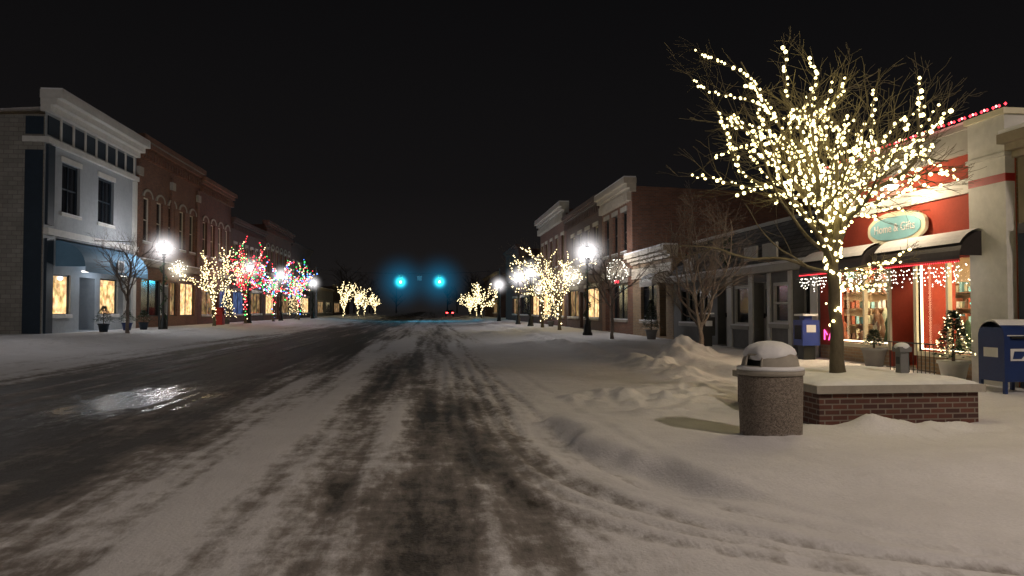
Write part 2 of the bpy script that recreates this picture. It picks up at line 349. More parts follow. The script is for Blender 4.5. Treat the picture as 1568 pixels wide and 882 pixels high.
def gmat():
    m,nt,out=new_mat('snowy_road')
    p=N(nt,'ShaderNodeBsdfPrincipled'); tc=N(nt,'ShaderNodeTexCoord')
    a=N(nt,'ShaderNodeAttribute',attribute_name='asphalt'); w=N(nt,'ShaderNodeAttribute',attribute_name='wet')
    def noise(scale,detail,st=(1,1,1),rough=.6):
        mp=N(nt,'ShaderNodeMapping'); mp.inputs['Scale'].default_value=st; L(nt,tc.outputs['Object'],mp.inputs['Vector'])
        n=N(nt,'ShaderNodeTexNoise',i_Scale=scale,i_Detail=detail,i_Roughness=rough); L(nt,mp.outputs[0],n.inputs['Vector']); return n.outputs[0]
    n1=noise(9,8,(1,.45,1),.7); n2=noise(40,4); n3=noise(1.2,5); n4=noise(4,5,(1.6,.22,1),.6); n5=noise(3.2,6,(.5,1.3,1),.65)
    v=mathn(nt,'ADD',a.outputs['Fac'],mathn(nt,'MULTIPLY',mathn(nt,'SUBTRACT',n1,.5),1.2))
    v=mathn(nt,'ADD',v,mathn(nt,'MULTIPLY',mathn(nt,'SUBTRACT',n4,.5),.8))
    v=mathn(nt,'ADD',v,mathn(nt,'MULTIPLY',mathn(nt,'SUBTRACT',n5,.5),.6))
    mask=mathn(nt,'MULTIPLY_ADD',v,1.25,-.08,clamp=True)
    gate=mathn(nt,'MULTIPLY',a.outputs['Fac'],6,clamp=True); mask=mathn(nt,'MULTIPLY',mask,gate)
    snow=mixc(nt,n3,(.62,.61,.62),(.85,.84,.86))
    snow=mixc(nt,mathn(nt,'MULTIPLY_ADD',n2,1.5,-.55,clamp=True),snow,(.58,.57,.58))
    asp=mixc(nt,mathn(nt,'MULTIPLY_ADD',n2,2,-.5,clamp=True),(.028,.025,.022),(.085,.075,.064))
    slush=mixc(nt,n1,(.14,.122,.11),(.36,.33,.31))
    r1=mathn(nt,'MULTIPLY',mask,2,clamp=True); r2=mathn(nt,'MULTIPLY_ADD',mask,2,-1,clamp=True)
    col=mixc(nt,r2,mixc(nt,r1,snow,slush),asp)
    L(nt,col,p.inputs['Base Color'])
    wet=mathn(nt,'MULTIPLY_ADD',mathn(nt,'ADD',w.outputs['Fac'],mathn(nt,'MULTIPLY_ADD',n1,1.6,-.8)),2.4,-.6,clamp=True)
    wet=mathn(nt,'MULTIPLY',wet,r2)
    ro=mathn(nt,'MULTIPLY_ADD',r2,-.24,.88); ro=mathn(nt,'MULTIPLY_ADD',wet,-.43,ro)
    L(nt,ro,p.inputs['Roughness']); p.inputs['Specular IOR Level'].default_value=.3
    b=N(nt,'ShaderNodeBump',i_Distance=.035)
    L(nt,mathn(nt,'ADD',mathn(nt,'MULTIPLY',n2,.35),mathn(nt,'MULTIPLY',n1,.65)),b.inputs['Height'])
    L(nt,mathn(nt,'MULTIPLY_ADD',wet,-.35,.6),b.inputs['Strength'])
    L(nt,b.outputs[0],p.inputs['Normal']); L(nt,p.outputs[0],out.inputs['Surface']); return m
me.materials.append(gmat()); link(bpy.data.objects.new('ground',me))
def gz(x,y): return float(height(np.array([x]),np.array([y]))[0])+.03

# ------------------------------------------------------------------ trees
def rot_dir(d, ang, az):
    u=d.orthogonal().normalized(); w=d.cross(u)
    return (d*cos(ang)+(u*cos(az)+w*sin(az))*sin(ang)).normalized()
def grow(rng,p,d,Ln,r,dep,maxd,lines,kids,up=.05,jit=.16,ang=(.45,.95)):
    n=max(3,int(Ln/.16)); n=min(n,16); pts=[p.copy()]; rr=[r]; dirs=[d.copy()]
    for k in range(1,n+1):
        d=(d+Vector((rng.gauss(0,1),rng.gauss(0,1),rng.gauss(0,1)))*jit+Vector((0,0,up))).normalized()
        p=p+d*Ln/n; pts.append(p.copy()); rr.append(max(.0025,r*(1-.72*k/n))); dirs.append(d.copy())
    lines.append((pts,rr,dep))
    if dep<maxd:
        K=kids[dep]
        for c in range(K):
            t=.18+.8*(c+rng.random())/K; i0=min(n-1,int(t*n))
            nd=rot_dir(dirs[i0],rng.uniform(*ang),rng.uniform(0,2*pi)); nd.z=max(nd.z,-.15); nd.normalize()
            grow(rng,pts[i0],nd,Ln*rng.uniform(.42,.66)*(1.15-.45*t),rr[i0]*.6,dep+1,maxd,lines,kids,up,jit,ang)
def tree(name,x,y,z0,trunk_h,limbs,limb_len,spread,kids,maxd,tr,seed,bulbs=None,bulb_r=.022,spacing=.11,far=False,bark='bark',lean=(0,0),litdep=2,keep=1.0,special=(),ang=(.45,.95),endfrac=.55,drop=0.0,jit=.16):
    rng=random.Random(seed); o=Obj(name,(x,y,z0)); lines=[]; dark=[]
    tp=[Vector((x,y,z0-.1))]; n=8
    for k in range(1,n+1): tp.append(Vector((x+lean[0]*k/n+rng.gauss(0,.012),y+lean[1]*k/n+rng.gauss(0,.012),z0+trunk_h*k/n)))
    tw=o.p('trunk',bark,True); tw.tube(tp,[tr*(1.35 if k==0 else 1.05-.35*k/n) for k in range(n+1)],10)
    for k in range(limbs):
        az=2*pi*(k+rng.uniform(-.25,.25))/limbs; a=rng.uniform(*spread) if k else .08
        d=Vector((sin(a)*cos(az),sin(a)*sin(az),cos(a))); st=tp[n-(k%3)]
        grow(rng,st,d,limb_len*rng.uniform(.85,1.12),tr*.5,0,maxd,lines,kids,ang=ang,jit=jit)
    for (ti,dv,ln_,islit) in special:
        grow(rng,tp[ti],Vector(dv).normalized(),ln_,tr*.3,0,maxd,lines if islit else dark,kids if islit else [max(2,q-3) for q in kids],up=.01,jit=.12,ang=ang)
    br=o.p('limbs',bark,True); fine=o.p('twigs',bark,True)
    for pts,rr,dep in lines+dark: (br if dep<2 else fine).tube(pts,rr,6 if dep<2 else (3 if far else 4),cap=False)
    if bulbs:
        allp=[]
        tl=[(tp[3 if not far else 1:],[tr]*9,-1)]
        for pts,rr,dep in tl+lines:
            if dep>litdep: continue
            if dep>=1 and rng.random()<drop: continue
            acc=rng.uniform(0,spacing); k=0
            lenf=endfrac if dep==litdep else (.9 if dep==0 else 1)
            m=max(1,int((len(pts)-1)*lenf))
            for a,b,ra in zip(pts[:m],pts[1:m+1],rr):
                sl=(b-a).length; tt=acc
                while tt<sl:
                    q=a.lerp(b,tt/sl); off=Vector((rng.gauss(0,1),rng.gauss(0,1),rng.gauss(0,1))).normalized()*(ra+bulb_r*.8)
                    if rng.random()<keep: allp.append(q+off)
                    tt+=spacing*rng.uniform(.6,1.4)*(.45 if dep==-1 else 1)
                acc=tt-sl
        for q in allp:
            mt=bulbs if isinstance(bulbs,str) else rng.choice(bulbs)
            o.p('string_lights_'+mt,mt).ico(q,bulb_r*rng.uniform(.6,1.3),far)
    o.done(); return o,lines
def glowpts(o,lst,col,rad=.25):
    for q,wt in lst:
        g=point('bulb_glow',q,col,wt,rad); g.parent=o.e; g.matrix_parent_inverse=Matrix.Translation(-o.loc)

o,ml=tree('lit_tree',5.70,9.9,.56,1.95,9,2.65,(.12,.56),[6,5,4],3,.095,12,'bulb',.0255,.078,bark='litbark',lean=(-.06,.03),litdep=1,keep=.95,endfrac=.9,drop=.05,jit=.19,
    special=((7,(-1,-.3,.30),2.6,False),(6,(-1,.4,.5),2.3,False),(6,(1,-.2,.05),1.15,True),(8,(.9,.3,.9),1.7,True),(8,(-.9,.1,.8),1.9,True),(8,(-.35,.0,1),3.0,True),(5,(.8,-.6,.25),.7,True)),ang=(.38,.85))
glowpts(o,(((5.6,9.8,2.9),9),((5.0,9.5,3.6),11),((6.2,9.7,3.7),11),((5.6,9.6,4.4),11),((5.2,10.3,4.9),10),((6.0,10.2,5.0),10)),(1,.84,.34))

tree('bare_tree',7.2,19.2,gz(7.2,19.2)-.25,.9,8,2.9,(.35,1.05),[7,5,4],3,.07,33,bark='snowybark',ang=(.35,.8))
tree('bare_tree',7.7,31,.3,1.5,7,2.5,(.3,.9),[6,5,4],3,.07,34,far=True,bark='snowybark')
tree('bare_tree',-14.0,36.5,.45,1.9,7,2.9,(.25,.75),[6,5,3],3,.08,35,far=True,bark='snowybark')
def lit(x,y,z0,th,limb,seed,mats,sp=.20,br=.05,kids=[6,4],glow=None,ld=1,W=60):
    o,_=tree('lit_tree',x,y,z0,th,7,limb,(.35,1.0),kids,len(kids),.1,seed,mats,br,sp,far=True,litdep=ld,bark='litbark',endfrac=.7)
    if W: glowpts(o,(((x-.5,y-.3,z0+th+limb*.3),W*.5),((x+.5,y-.3,z0+th+limb*.8),W*.5)),glow or (1,.85,.5),.5)
lit(-14.3,51.6,.45,2.0,3.2,1,'bulbfar',.15,.045,kids=[6,4,3],W=70)
lit(-14.3,60,.45,2.6,3.6,2,['bulbred','bulbpink','bulbred','bulbgreen','bulbred','bulbfar'],.19,.055,glow=(1,.3,.2))
lit(-14.3,70.5,.45,2.5,3.7,3,['bulbred','bulbgreen','bulbblue','bulbpink','bulbred','bulbwhite'],.2,.065,glow=(1,.3,.4))
lit(-14.3,84,.45,2.6,3.8,4,['bulbred','bulbfar','bulbblue','bulbpink','bulbgreen'],.23,.07)
lit(7.9,45,.3,2.0,3.4,5,'bulbfar',.15,.042,kids=[6,4,3],W=70)
lit(7.9,52,.3,2.2,3.2,6,'bulbfar',.2,.05)
for k,(x,y,s) in enumerate(((-13.5,120,1.1),(-12.5,133,1.1),(-13,152,1),(-13,180,1),(7.8,112,1.1),(7.8,127,1),(8,150,.9))):
    lit(x,y,.2,1.7*s,3.5*s,20+k,'bulbfar',.32,.08,kids=[5,3],W=90 if k in (0,1,4,5) else 0)

# ------------------------------------------------------------------ building helpers
class Bld:
    def __init__(s,name,xf,side,y0,y1,z0,z1,wall,depth=14):
        s.o=Obj(name,(xf,(y0+y1)/2,z0)); s.xf=xf; s.s=side; s.y0=y0; s.y1=y1; s.z0=z0; s.z1=z1; s.wall=wall; s.depth=depth; s.op=[]
    def b(s,part,mat,d0,d1,y0,y1,z0,z1): s.o.p(part,mat).box(s.xf+s.s*d0,s.xf+s.s*d1,y0,y1,z0,z1)
    def window(s,ya,yb,za,zb,glass='dglass',frame='white',mull=(1,1),rec=.16,sill='stone',lintel='stone',fw=.07):
        s.op.append((ya,yb,za,zb,rec)); 
        s.o.p('glass_'+glass,glass).quad((s.xf+s.s*rec,ya,za),(s.xf+s.s*rec,yb,za),(s.xf+s.s*rec,yb,zb),(s.xf+s.s*rec,ya,zb))
        f='window_frames_'+frame
        s.b(f,frame,rec-.07,rec-.003,ya,ya+fw,za,zb); s.b(f,frame,rec-.07,rec-.003,yb-fw,yb,za,zb)
        s.b(f,frame,rec-.07,rec-.003,ya+fw,yb-fw,za,za+fw); s.b(f,frame,rec-.07,rec-.003,ya+fw,yb-fw,zb-fw,zb)
        for k in range(1,mull[0]+1):
            if mull[0]: 
                yy=ya+(yb-ya)*k/(mull[0]+1); s.b(f,frame,rec-.05,rec-.004,yy-.025,yy+.025,za+fw,zb-fw)
        for k in range(1,mull[1]+1):
            zz=za+(zb-za)*k/(mull[1]+1); s.b(f,frame,rec-.06,rec-.006,ya+fw,yb-fw,zz-.03,zz+.03)
        if sill: s.b('sills',sill,-.08,rec*.3,ya-.1,yb+.1,za-.12,za-.002); s.b('sill_snow','snow',-.075,-.01,ya-.08,yb+.08,za-.001,za+.05)
        if lintel: s.b('lintels',lintel,-.05,rec*.3,ya-.12,yb+.12,zb+.002,zb+.24)
    def door(s,ya,yb,za,zb,mat='door',rec=.3,glass='dglass'):
        s.op.append((ya,yb,za,zb,rec)); x=s.xf+s.s*rec
        s.o.p('door',mat).box(x,x+s.s*.05,ya,yb,za,zb)
        s.o.p('glass_'+glass,glass).box(x-s.s*.004,x-s.s*.012,ya+.15,yb-.15,za+1.0,zb-.2)
        s.o.p('door_panel',mat).box(x-s.s*.003,x-s.s*.025,ya+.15,yb-.15,za+.15,za+.85)
        s.o.p('door_handle','black').box(x-s.s*.004,x-s.s*.05,yb-.12,yb-.08,za+.95,za+1.1)
    def finish(s,roofsnow=True,side_h=None,sidemat=None):
        ysn=sorted({s.y0,s.y1}|{v for q in s.op for v in q[:2]}); zsn=sorted({s.z0-.6,s.z1}|{v for q in s.op for v in q[2:4]})
        w=s.o.p('walls',s.wall)
        for a,b in zip(ysn,ysn[1:]):
            for c,d in zip(zsn,zsn[1:]):
                cy,cz=(a+b)/2,(c+d)/2
                if any(q[0]<cy<q[1] and q[2]<cz<q[3] for q in s.op): continue
                w.quad((s.xf,a,c),(s.xf,b,c),(s.xf,b,d),(s.xf,a,d))
        for a,b,c,d,r in s.op:
            x0=s.xf;x1=s.xf+s.s*r
            w.quad((x0,a,c),(x1,a,c),(x1,a,d),(x0,a,d)); w.quad((x0,b,c),(x1,b,c),(x1,b,d),(x0,b,d))
            w.quad((x0,a,c),(x1,a,c),(x1,b,c),(x0,b,c)); w.quad((x0,a,d),(x1,a,d),(x1,b,d),(x0,b,d))
        xb=s.xf+s.s*s.depth; w2=s.o.p('side_walls',sidemat or s.wall); zl=s.z0-.6; sh=side_h or s.z1; x0=s.xf
        for yy in (s.y0,s.y1): w2.quad((x0,yy,zl),(xb,yy,zl),(xb,yy,sh-.5),(x0,yy,s.z1 if not side_h else sh))
        w2.quad((xb,s.y0,zl),(xb,s.y1,zl),(xb,s.y1,sh-.5),(xb,s.y0,sh-.5))
        s.o.p('roof_snow' ,'snow').quad((x0+s.s*.05,s.y0+.02,s.z1-.35),(xb,s.y0+.02,sh-.8),(xb,s.y1-.02,sh-.8),(x0+s.s*.05,s.y1-.02,s.z1-.35))
        s.o.done(); return s
    def cornice(s,mat,z,h=.5,proj=.45,dent=.0,y0=None,y1=None,snow=True):
        y0=s.y0 if y0 is None else y0; y1=s.y1 if y1 is None else y1
        s.b('cornice',mat,-proj,.2,y0-.1,y1+.1,z-h*.4,z); s.b('cornice',mat,-proj*.65,.2,y0-.05,y1+.05,z-h*.7,z-h*.4-.002); s.b('cornice',mat,-proj*.3,.2,y0-.02,y1+.02,z-h,z-h*.7-.002)
        if snow: s.b('cornice_snow','snow',-proj+.02,.18,y0-.08,y1+.08,z+.001,z+.07)
        if dent:
            yy=y0+.15
            while yy<y1-.1: s.b('brackets',mat,-proj*.55,-.003,yy,yy+dent*.45,z-h*1.6,z-h-.002); yy+=dent
def awning(o,pn,mat,xf,s,y0,y1,zt,zb,proj,val=.2,snow=True,n=8):
    pt=o.p(pn,mat,False); pr=[]
    for k in range(n+1):
        a=pi/2*k/n; pr.append((xf-s*(.01+proj*sin(a)),zb+val+(zt-zb-val)*cos(a)))
    pr.append((pr[-1][0],zb))
    for a,b in zip(pr,pr[1:]): pt.quad((a[0],y0,a[1]),(a[0],y1,a[1]),(b[0],y1,b[1]),(b[0],y0,b[1]))
    for yy in (y0,y1): pt.quad((xf-s*.01,yy,zb+val),*[(q[0],yy,q[1]) for q in pr[:-1]]); 
    if snow:
        sp=o.p(pn+'_snow','snow',True)
        q=[(a[0]-s*.01,a[1]+.05) for a in pr[:n-1]]
        for a,b in zip(q,q[1:]): sp.quad((a[0],y0+.04,a[1]),(a[0],y1-.04,a[1]),(b[0],y1-.04,b[1]),(b[0],y0+.04,b[1]))

# ---- left: blue-grey two storey shop
B=Bld('grey_shop_building',-17,-1,34.9,45.2,.45,10.9,'bluegrey',16)
for a,b in ((36.5,38.3),(40.3,42.2)): B.window(a,b,6.0,8.4,'dglass','navy',(1,1),.2,'white','white',.1)
B.window(35.75,37.5,1.25,3.15,'warmwin','navy',(0,0),.15,'white',None,.08)
B.window(40.7,42.9,1.25,3.15,'warmwin','navy',(0,0),.15,'white',None,.08)
B.door(38.4,40.1,.5,3.1,'navy',.8,'dglass')
B.b('corner_pilasters','navy',-.12,-.003,35.0,35.6,.3,4.7); B.b('corner_pilasters','navy',-.12,-.003,35.0,35.6,5.3,8.9)
B.b('pilaster_trim','white',-.14,-.003,43.6,44.0,.3,4.7); B.b('pilaster_trim','white',-.14,-.003,44.7,45.1,.3,8.9)
B.b('belt_course','white',-.22,-.003,34.9,45.2,4.85,5.15); B.b('belt_course','white',-.2,-.003,34.9,45.2,8.95,9.2)
yy=35.1
while yy<44.5: B.b('frieze_panels','navy',-.05,-.003,yy,yy+1.0,9.35,10.2); B.b('frieze_trim','white',-.09,-.003,yy+1.04,yy+1.18,9.25,10.3); yy+=1.22
B.b('corner_panel','navy',.05,.8,34.86,34.897,.4,8.6); B.b('corner_panel','navy',.05,.8,34.86,34.897,9.3,10.1); B.b('side_belt','white',-.2,.9,34.8,34.897,8.95,9.2)
B.cornice('white',11.3,.95,.75)
awning(B.o,'canopy','bluecanvas',-17,-1,36.0,43.6,4.7,3.25,1.3,.25,snow=False)
B.o.p('canopy_snow','snow').box(-17.0,-17.2,36,43.6,4.71,4.8)
B.o.p('canopy_emblem','label').box(-15.62,-15.66,39.4,40.2,3.4,4.0); B.o.p('canopy_emblem_mark','navy').box(-15.60,-15.615,39.6,40.0,3.5,3.9)
B.o.p('canopy_lights','bulbwhite').box(-16.2,-16.3,37,37.5,3.3,3.34); B.o.p('canopy_lights','bulbwhite').box(-16.2,-16.3,41.5,42,3.3,3.34)
B.o.extra.append(point('canopy_light',(-15.9,39.5,3.1),(.85,.92,1),45,.1))
B.o.extra.append(point('canopy_spot',(-14.9,39.5,4.7),(.8,.92,1),30,.1)); B.o.p('canopy_spot_arm','black').tube([(-17,39.5,5.0),(-14.9,39.5,4.95),(-14.9,39.5,4.82)],.02,5)
B.finish(side_h=10.2,sidemat='sidingside')
# ---- left: brick building with arched windows
def arch(B,ya,yb,zb,mat='stone'):
    n=8; cy=(ya+yb)/2; r=(yb-ya)/2
    for k in range(n):
        a0=pi*k/n; a1=pi*(k+1)/n; pt=B.o.p('window_arches',mat)
        for (ra,rb) in ((r+.02,r+.25),):
            P=[(cy-cos(a)*q,zb+sin(a)*q*.6) for a in (a0,a1) for q in (ra,rb)]
            x=B.xf-B.s*.08
            pt.quad((x,P[0][0],P[0][1]),(x,P[1][0],P[1][1]),(x,P[3][0],P[3][1]),(x,P[2][0],P[2][1]))
            pt.quad((x,P[1][0],P[1][1]),(x,P[3][0],P[3][1]),(B.xf,P[3][0],P[3][1]),(B.xf,P[1][0],P[1][1]))
B=Bld('brick_building',-17,-1,45.25,57,.45,11.3,'brickB',16)
for k in range(5):
    a=46.4+k*2.15; B.window(a,a+1.15,5.6,8.3,'dglass','cream',(0,1),.22,'stone',None); arch(B,a,a+1.15,8.3)
B.window(46.2,49.6,1.1,3.4,'dglass','black',(1,0),.2,None,None); B.window(51.2,52.6,1.1,3.4,'warmwin2','black',(0,0),.2,None,None); B.window(53.2,56.4,1.1,3.4,'warmwin','black',(1,0),.2,None,None)
B.door(49.9,50.9,.5,3.0,'red',.4)
B.b('storefront_cornice','tan',-.35,-.003,45.4,56.9,4.1,4.5); B.b('storefront_snow','snow',-.33,-.01,45.4,56.9,4.501,4.58)
for yy in (45.3,50.9,56.4): B.b('piers','brickB',-.12,-.004,yy,yy+.5,4.6,10.2); B.b('pier_caps','stone',-.2,-.005,yy-.06,yy+.56,9.4,9.9)
B.cornice('brickB',11.8,.8,.5,.5,snow=False); B.finish()
B=Bld('brick_building',-17,-1,57.05,66,.45,11.0,'brickA',16)
for k in range(4):
    a=58.1+k*2.05; B.window(a,a+1.1,5.6,8.2,'dglass','cream',(0,1),.22,'stone',None); arch(B,a,a+1.1,8.2)
B.window(58,61.3,1.1,3.3,'warmwin2','black',(1,0)); B.window(62.8,65.5,1.1,3.3,'bluewin','navy',(1,0)); B.door(61.6,62.5,.5,3)
B.b('storefront_cornice','tan',-.35,-.003,57.1,65.9,4.1,4.5); B.cornice('brickB',11.4,.7,.5,.5,snow=False); B.finish()
B=Bld('brick_building',-17,-1,66.05,79,.45,9.2,'brickC',16)
for k in range(6):
    a=67+k*2.0; B.window(a,a+1.0,5.2,7.3,'dglass','tan',(0,1))
B.window(67,71,1.1,3.2,'bluewin','navy',(1,0)); B.window(73.5,78,1.1,3.2,'warmwin2','black',(2,0)); B.door(71.6,72.6,.5,3,'red')
B.b('storefront_cornice','navy',-.4,-.003,66.1,78.9,3.9,4.3); B.cornice('brickC',9.5,.6,.4,.5,snow=False); B.finish()
B=Bld('brick_building',-17,-1,79.05,94,.4,10.4,'brickA',16)
for k in range(6):
    a=80+k*2.35; B.window(a,a+1.2,5.4,7.9,'dglass','tan',(0,1)); arch(B,a,a+1.2,8.1)
B.window(80,85,1.1,3.2,'warmwin','black',(2,0)); B.window(87.5,93,1.1,3.2,'warmwin2','black',(2,0)); B.door(85.8,86.8,.5,3)
B.cornice('brickA',10.8,.7,.5,.5,snow=False); B.finish()
B=Bld('brick_building',-17,-1,94.05,109,.4,9.6,'brickC',16)
for k in range(5):
    a=95+k*2.7; B.window(a,a+1.3,5.4,7.6,'dglass','tan',(0,1))
B.window(95,100,1.1,3.2,'warmwin2','black',(2,0)); B.window(102.5,108,1.1,3.2,'warmwin','black',(2,0)); B.cornice('brickC',10,.6,.4,snow=False); B.finish()
B=Bld('corner_building',-19,-1,128,150,.2,5.2,'grey',16)
B.window(130,137,1,3,'warmwin2','black',(2,0)); B.window(140,147,1,3,'dglass','black',(2,0)); B.cornice('tan',5.4,.4,.3); B.finish()
B=Bld('corner_building',-20,-1,158,190,.2,6.5,'brickC',16)
B.window(160,170,1,3,'warmwin2','black',(2,0)); B.cornice('tan',6.8,.4,.3); B.finish()

# ---- right side
B=Bld('tan_corner_building',9.95,1,2.5,11.6,.2,4.25,'tan',10)
B.window(8.3,11.2,2.98,3.75,'warmwin2','black',(2,0),.12,None,None); B.window(8.3,11.1,.9,2.75,'dglass','black',(1,0),.2,None,None)
B.window(3.2,6.4,.9,2.75,'warmwin2','black',(1,0),.2); B.door(6.9,7.9,.25,2.5)
B.b('lower_cladding','navy',-.04,-.003,7.95,8.25,.2,2.8); B.b('lower_cladding','navy',-.04,-.003,11.12,11.58,.2,2.9)
B.b('signboard','black',-.1,-.003,8.0,11.5,2.79,2.96)
B.cornice('tan',4.5,.4,.3); B.finish()

# red shop
B=Bld('red_shop_building',10,1,11.7,18.2,.2,4.62,'redstucco',9)
B.op += [(15.3,17.35,.72,2.5,.14),(14.42,15.2,.22,2.5,.9),(12.7,14.32,.66,2.5,.14)]
for a,b,za in ((15.3,17.35,.72),(12.7,14.32,.66)):
    g=B.o.p('shop_glass','glass'); g.quad((10.13,a,za),(10.13,b,za),(10.13,b,2.5),(10.13,a,2.5))
    for q in ((a-.09,a,za-.09,2.5),(b,b+.09,za-.09,2.5),(a,b,za-.09,za)): B.b('shop_window_frames','signcream',-.05,.1,*q)
    B.b('shop_window_mullion','signcream',.03,.12,(a+b)/2-.03,(a+b)/2+.03,za,2.48)
    t=B.o.p('window_rope_light','tubewarm'); t.tube([(10.04,a+.05,2.45),(10.04,a+.05,za+.05),(10.04,b-.05,za+.05),(10.04,b-.05,2.45)],.022,5)
B.o.p('shop_door','goods3').box(10.86,10.9,14.45,15.17,.25,2.3); B.o.p('shop_door_glass','warmwin2').box(10.845,10.855,14.58,15.04,1.0,2.1)
B.b('door_handle','black',.78,.85,14.52,14.56,1.0,1.3)
B.b('window_base','brickT',-.045,-.003,12.62,14.3,.1,.565); B.b('window_base','brickT',-.045,-.003,15.32,18.1,.1,.625)
B.b('white_band','white',-.07,-.003,12.63,18.2,3.68,3.95)
B.b('fascia','lightgrey',-.10,.1,12.63,18.2,4.42,4.85); B.b('fascia','white',-.16,.1,12.63,18.2,4.852,4.95); B.b('fascia_snow','snow',-.15,.1,12.63,18.2,4.951,5.0)
B.b('corner_pillar','white',-.18,.3,11.72,12.6,.1,4.15); B.b('corner_pillar','white',-.22,.3,11.68,12.62,4.15,4.22); B.b('corner_pillar','white',-.18,.3,11.72,12.6,4.22,4.88)
B.b('pillar_cap','signcream',-.24,.3,11.66,12.63,4.88,4.98); B.b('pillar_band','red',-.185,-.18,11.72,12.6,3.72,3.86); B.b('pillar_band_side','red',-.18,.0,11.714,11.719,3.72,3.86)
awning(B.o,'awning','blackcanvas',10,1,12.3,14.95,2.95,2.36,.6,.12); awning(B.o,'awning_far','blackcanvas',10,1,15.35,18.1,2.95,2.36,.6,.12)
for a,b in ((12.3,14.95),(15.35,18.1)): B.b('awning_valance_trim','red',-.622,-.612,a,b,2.36,2.42)
rg=random.Random(4)
for a,b in ((12.3,14.95),(15.35,18.1)):
    yy=a
    while yy<b:
        B.o.p('awning_red_lights','bulbred').ico((9.37,yy,2.37),.012,True); yy+=.06
    yy=a
    while yy<b:
        n=rg.choice((2,3,4,5,3))
        for k in range(n): B.o.p('icicle_lights','bulbwhite').ico((9.39+rg.uniform(-.03,.03),yy+rg.uniform(-.03,.03),2.28-k*.08+rg.uniform(-.02,.02)),.0135,True)
        yy+=.085
B.o.extra.append(point('icicle_glow',(9.2,13.6,2.1),(1,.85,.65),9,.3)); B.o.extra.append(point('icicle_glow',(9.2,16.7,2.1),(1,.85,.65),9,.3))
yy=11.66; k=0
while yy<18.2:
    z=5.04
    B.o.p('roof_string_red','bulbred').ico((9.80,yy,z),.03,True); 
    if k%2: B.o.p('roof_string_white','bulbpink').ico((9.80,yy+.07,z+.01),.028,True)
    yy+=.14; k+=1
for yy,wt in ((14.0,75),(15.5,40)):
    g=B.o.p('gooseneck_arms','white',True); g.tube([(9.93,yy,3.99),(9.75,yy,4.19),(9.5,yy,4.29),(9.3,yy,4.24),(9.22,yy,4.10)],.018,6)
    B.o.p('gooseneck_shades','white',True).lathe(9.22,yy,[(.02,4.12),(.05,4.10),(.09,4.05),(.15,4.0)],16)
    B.o.p('gooseneck_bulbs','goose',True).ball((9.22,yy,3.965),.055)
    B.o.extra.append(point('gooseneck_light',(9.22,yy,3.86),(1,.78,.5),wt,.05))
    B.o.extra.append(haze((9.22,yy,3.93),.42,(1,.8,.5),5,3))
# sign
sg=B.o.p('sign_board','signcream'); si=B.o.p('sign_face','signteal')
def plaque(pt,x0,x1,cy,cz,w,h,n=48):
    ring=[]
    for k in range(n):
        a=2*pi*k/n; c,s_=cos(a),sin(a); e=.62
        ring.append((cy+w*math.copysign(abs(c)**e,c)*(1+.04*cos(6*a)),cz+h*math.copysign(abs(s_)**e,s_)*(1+.07*cos(4*a))))
    pt.quad(*[(x0,a,b) for a,b in ring]); pt.quad(*[(x1,a,b) for a,b in ring][::-1])
    for k in range(n):
        a,b=ring[k],ring[(k+1)%n]; pt.quad((x0,*a),(x0,*b),(x1,*b),(x1,*a))
plaque(sg,9.86,9.93,14.85,3.25,.95,.33); plaque(si,9.84,9.857,14.85,3.25,.83,.23)
B.o.p('sign_brackets','black').box(9.93,9.998,14.2,14.25,3.2,3.35); B.o.p('sign_brackets','black').box(9.93,9.998,15.4,15.45,3.2,3.35)
cu=bpy.data.curves.new('sign_lettering','FONT'); cu.body='Home & Gifts'; cu.size=.25; cu.align_x='CENTER'; cu.align_y='CENTER'; cu.extrude=.004
cu.materials.append(M['label']); t=link(bpy.data.objects.new('sign_lettering',cu)); t.location=(9.83,14.85,3.25); t.rotation_euler=(pi/2,0,-pi/2); B.o.extra.append(t)
# interior
w=B.o.p('interior_walls','shopwall')
w.quad((13.5,11.9,.3),(13.5,18.1,.3),(13.5,18.1,2.9),(13.5,11.9,2.9)); w.quad((10.2,11.9,.3),(13.5,11.9,.3),(13.5,11.9,2.9),(10.2,11.9,2.9)); w.quad((10.2,18.1,.3),(13.5,18.1,.3),(13.5,18.1,2.9),(10.2,18.1,2.9))
w.quad((10.2,11.9,2.9),(13.5,11.9,2.9),(13.5,18.1,2.9),(10.2,18.1,2.9)); w.quad((10.2,11.9,.3),(13.5,11.9,.3),(13.5,18.1,.3),(10.2,18.1,.3))
for yy in (13.0,14.9,16.8): B.o.p('ceiling_fixtures','ceil').box(11.1,11.5,yy-.5,yy+.5,2.80,2.86)
rg=random.Random(11)
for yy in np.arange(12.1,17.9,.42):
    for zz in (.75,1.15,1.55,1.95):
        B.o.p('shelves','goods3').box(13.1,13.45,yy,yy+.4,zz-.03,zz)
        for q in range(3):
            mt=rg.choice(('goods1','goods2','goods3','label','signteal')); B.o.p('merchandise_'+mt,mt).box(13.15,13.35,yy+.03+q*.12,yy+.11+q*.12,zz+.001,zz+rg.uniform(.12,.3))
for xx in np.arange(10.5,13.3,.42):
    for zz in (.75,1.15,1.55,1.95,2.3):
        B.o.p('end_shelves','goods3').box(xx,xx+.4,17.8,18.05,zz-.03,zz)
        for q in range(3):
            mt=rg.choice(('goods1','goods2','goods3','label','signteal','goods2')); B.o.p('merchandise_'+mt,mt).box(xx+.03+q*.12,xx+.11+q*.12,17.85,17.98,zz+.001,zz+rg.uniform(.12,.3))
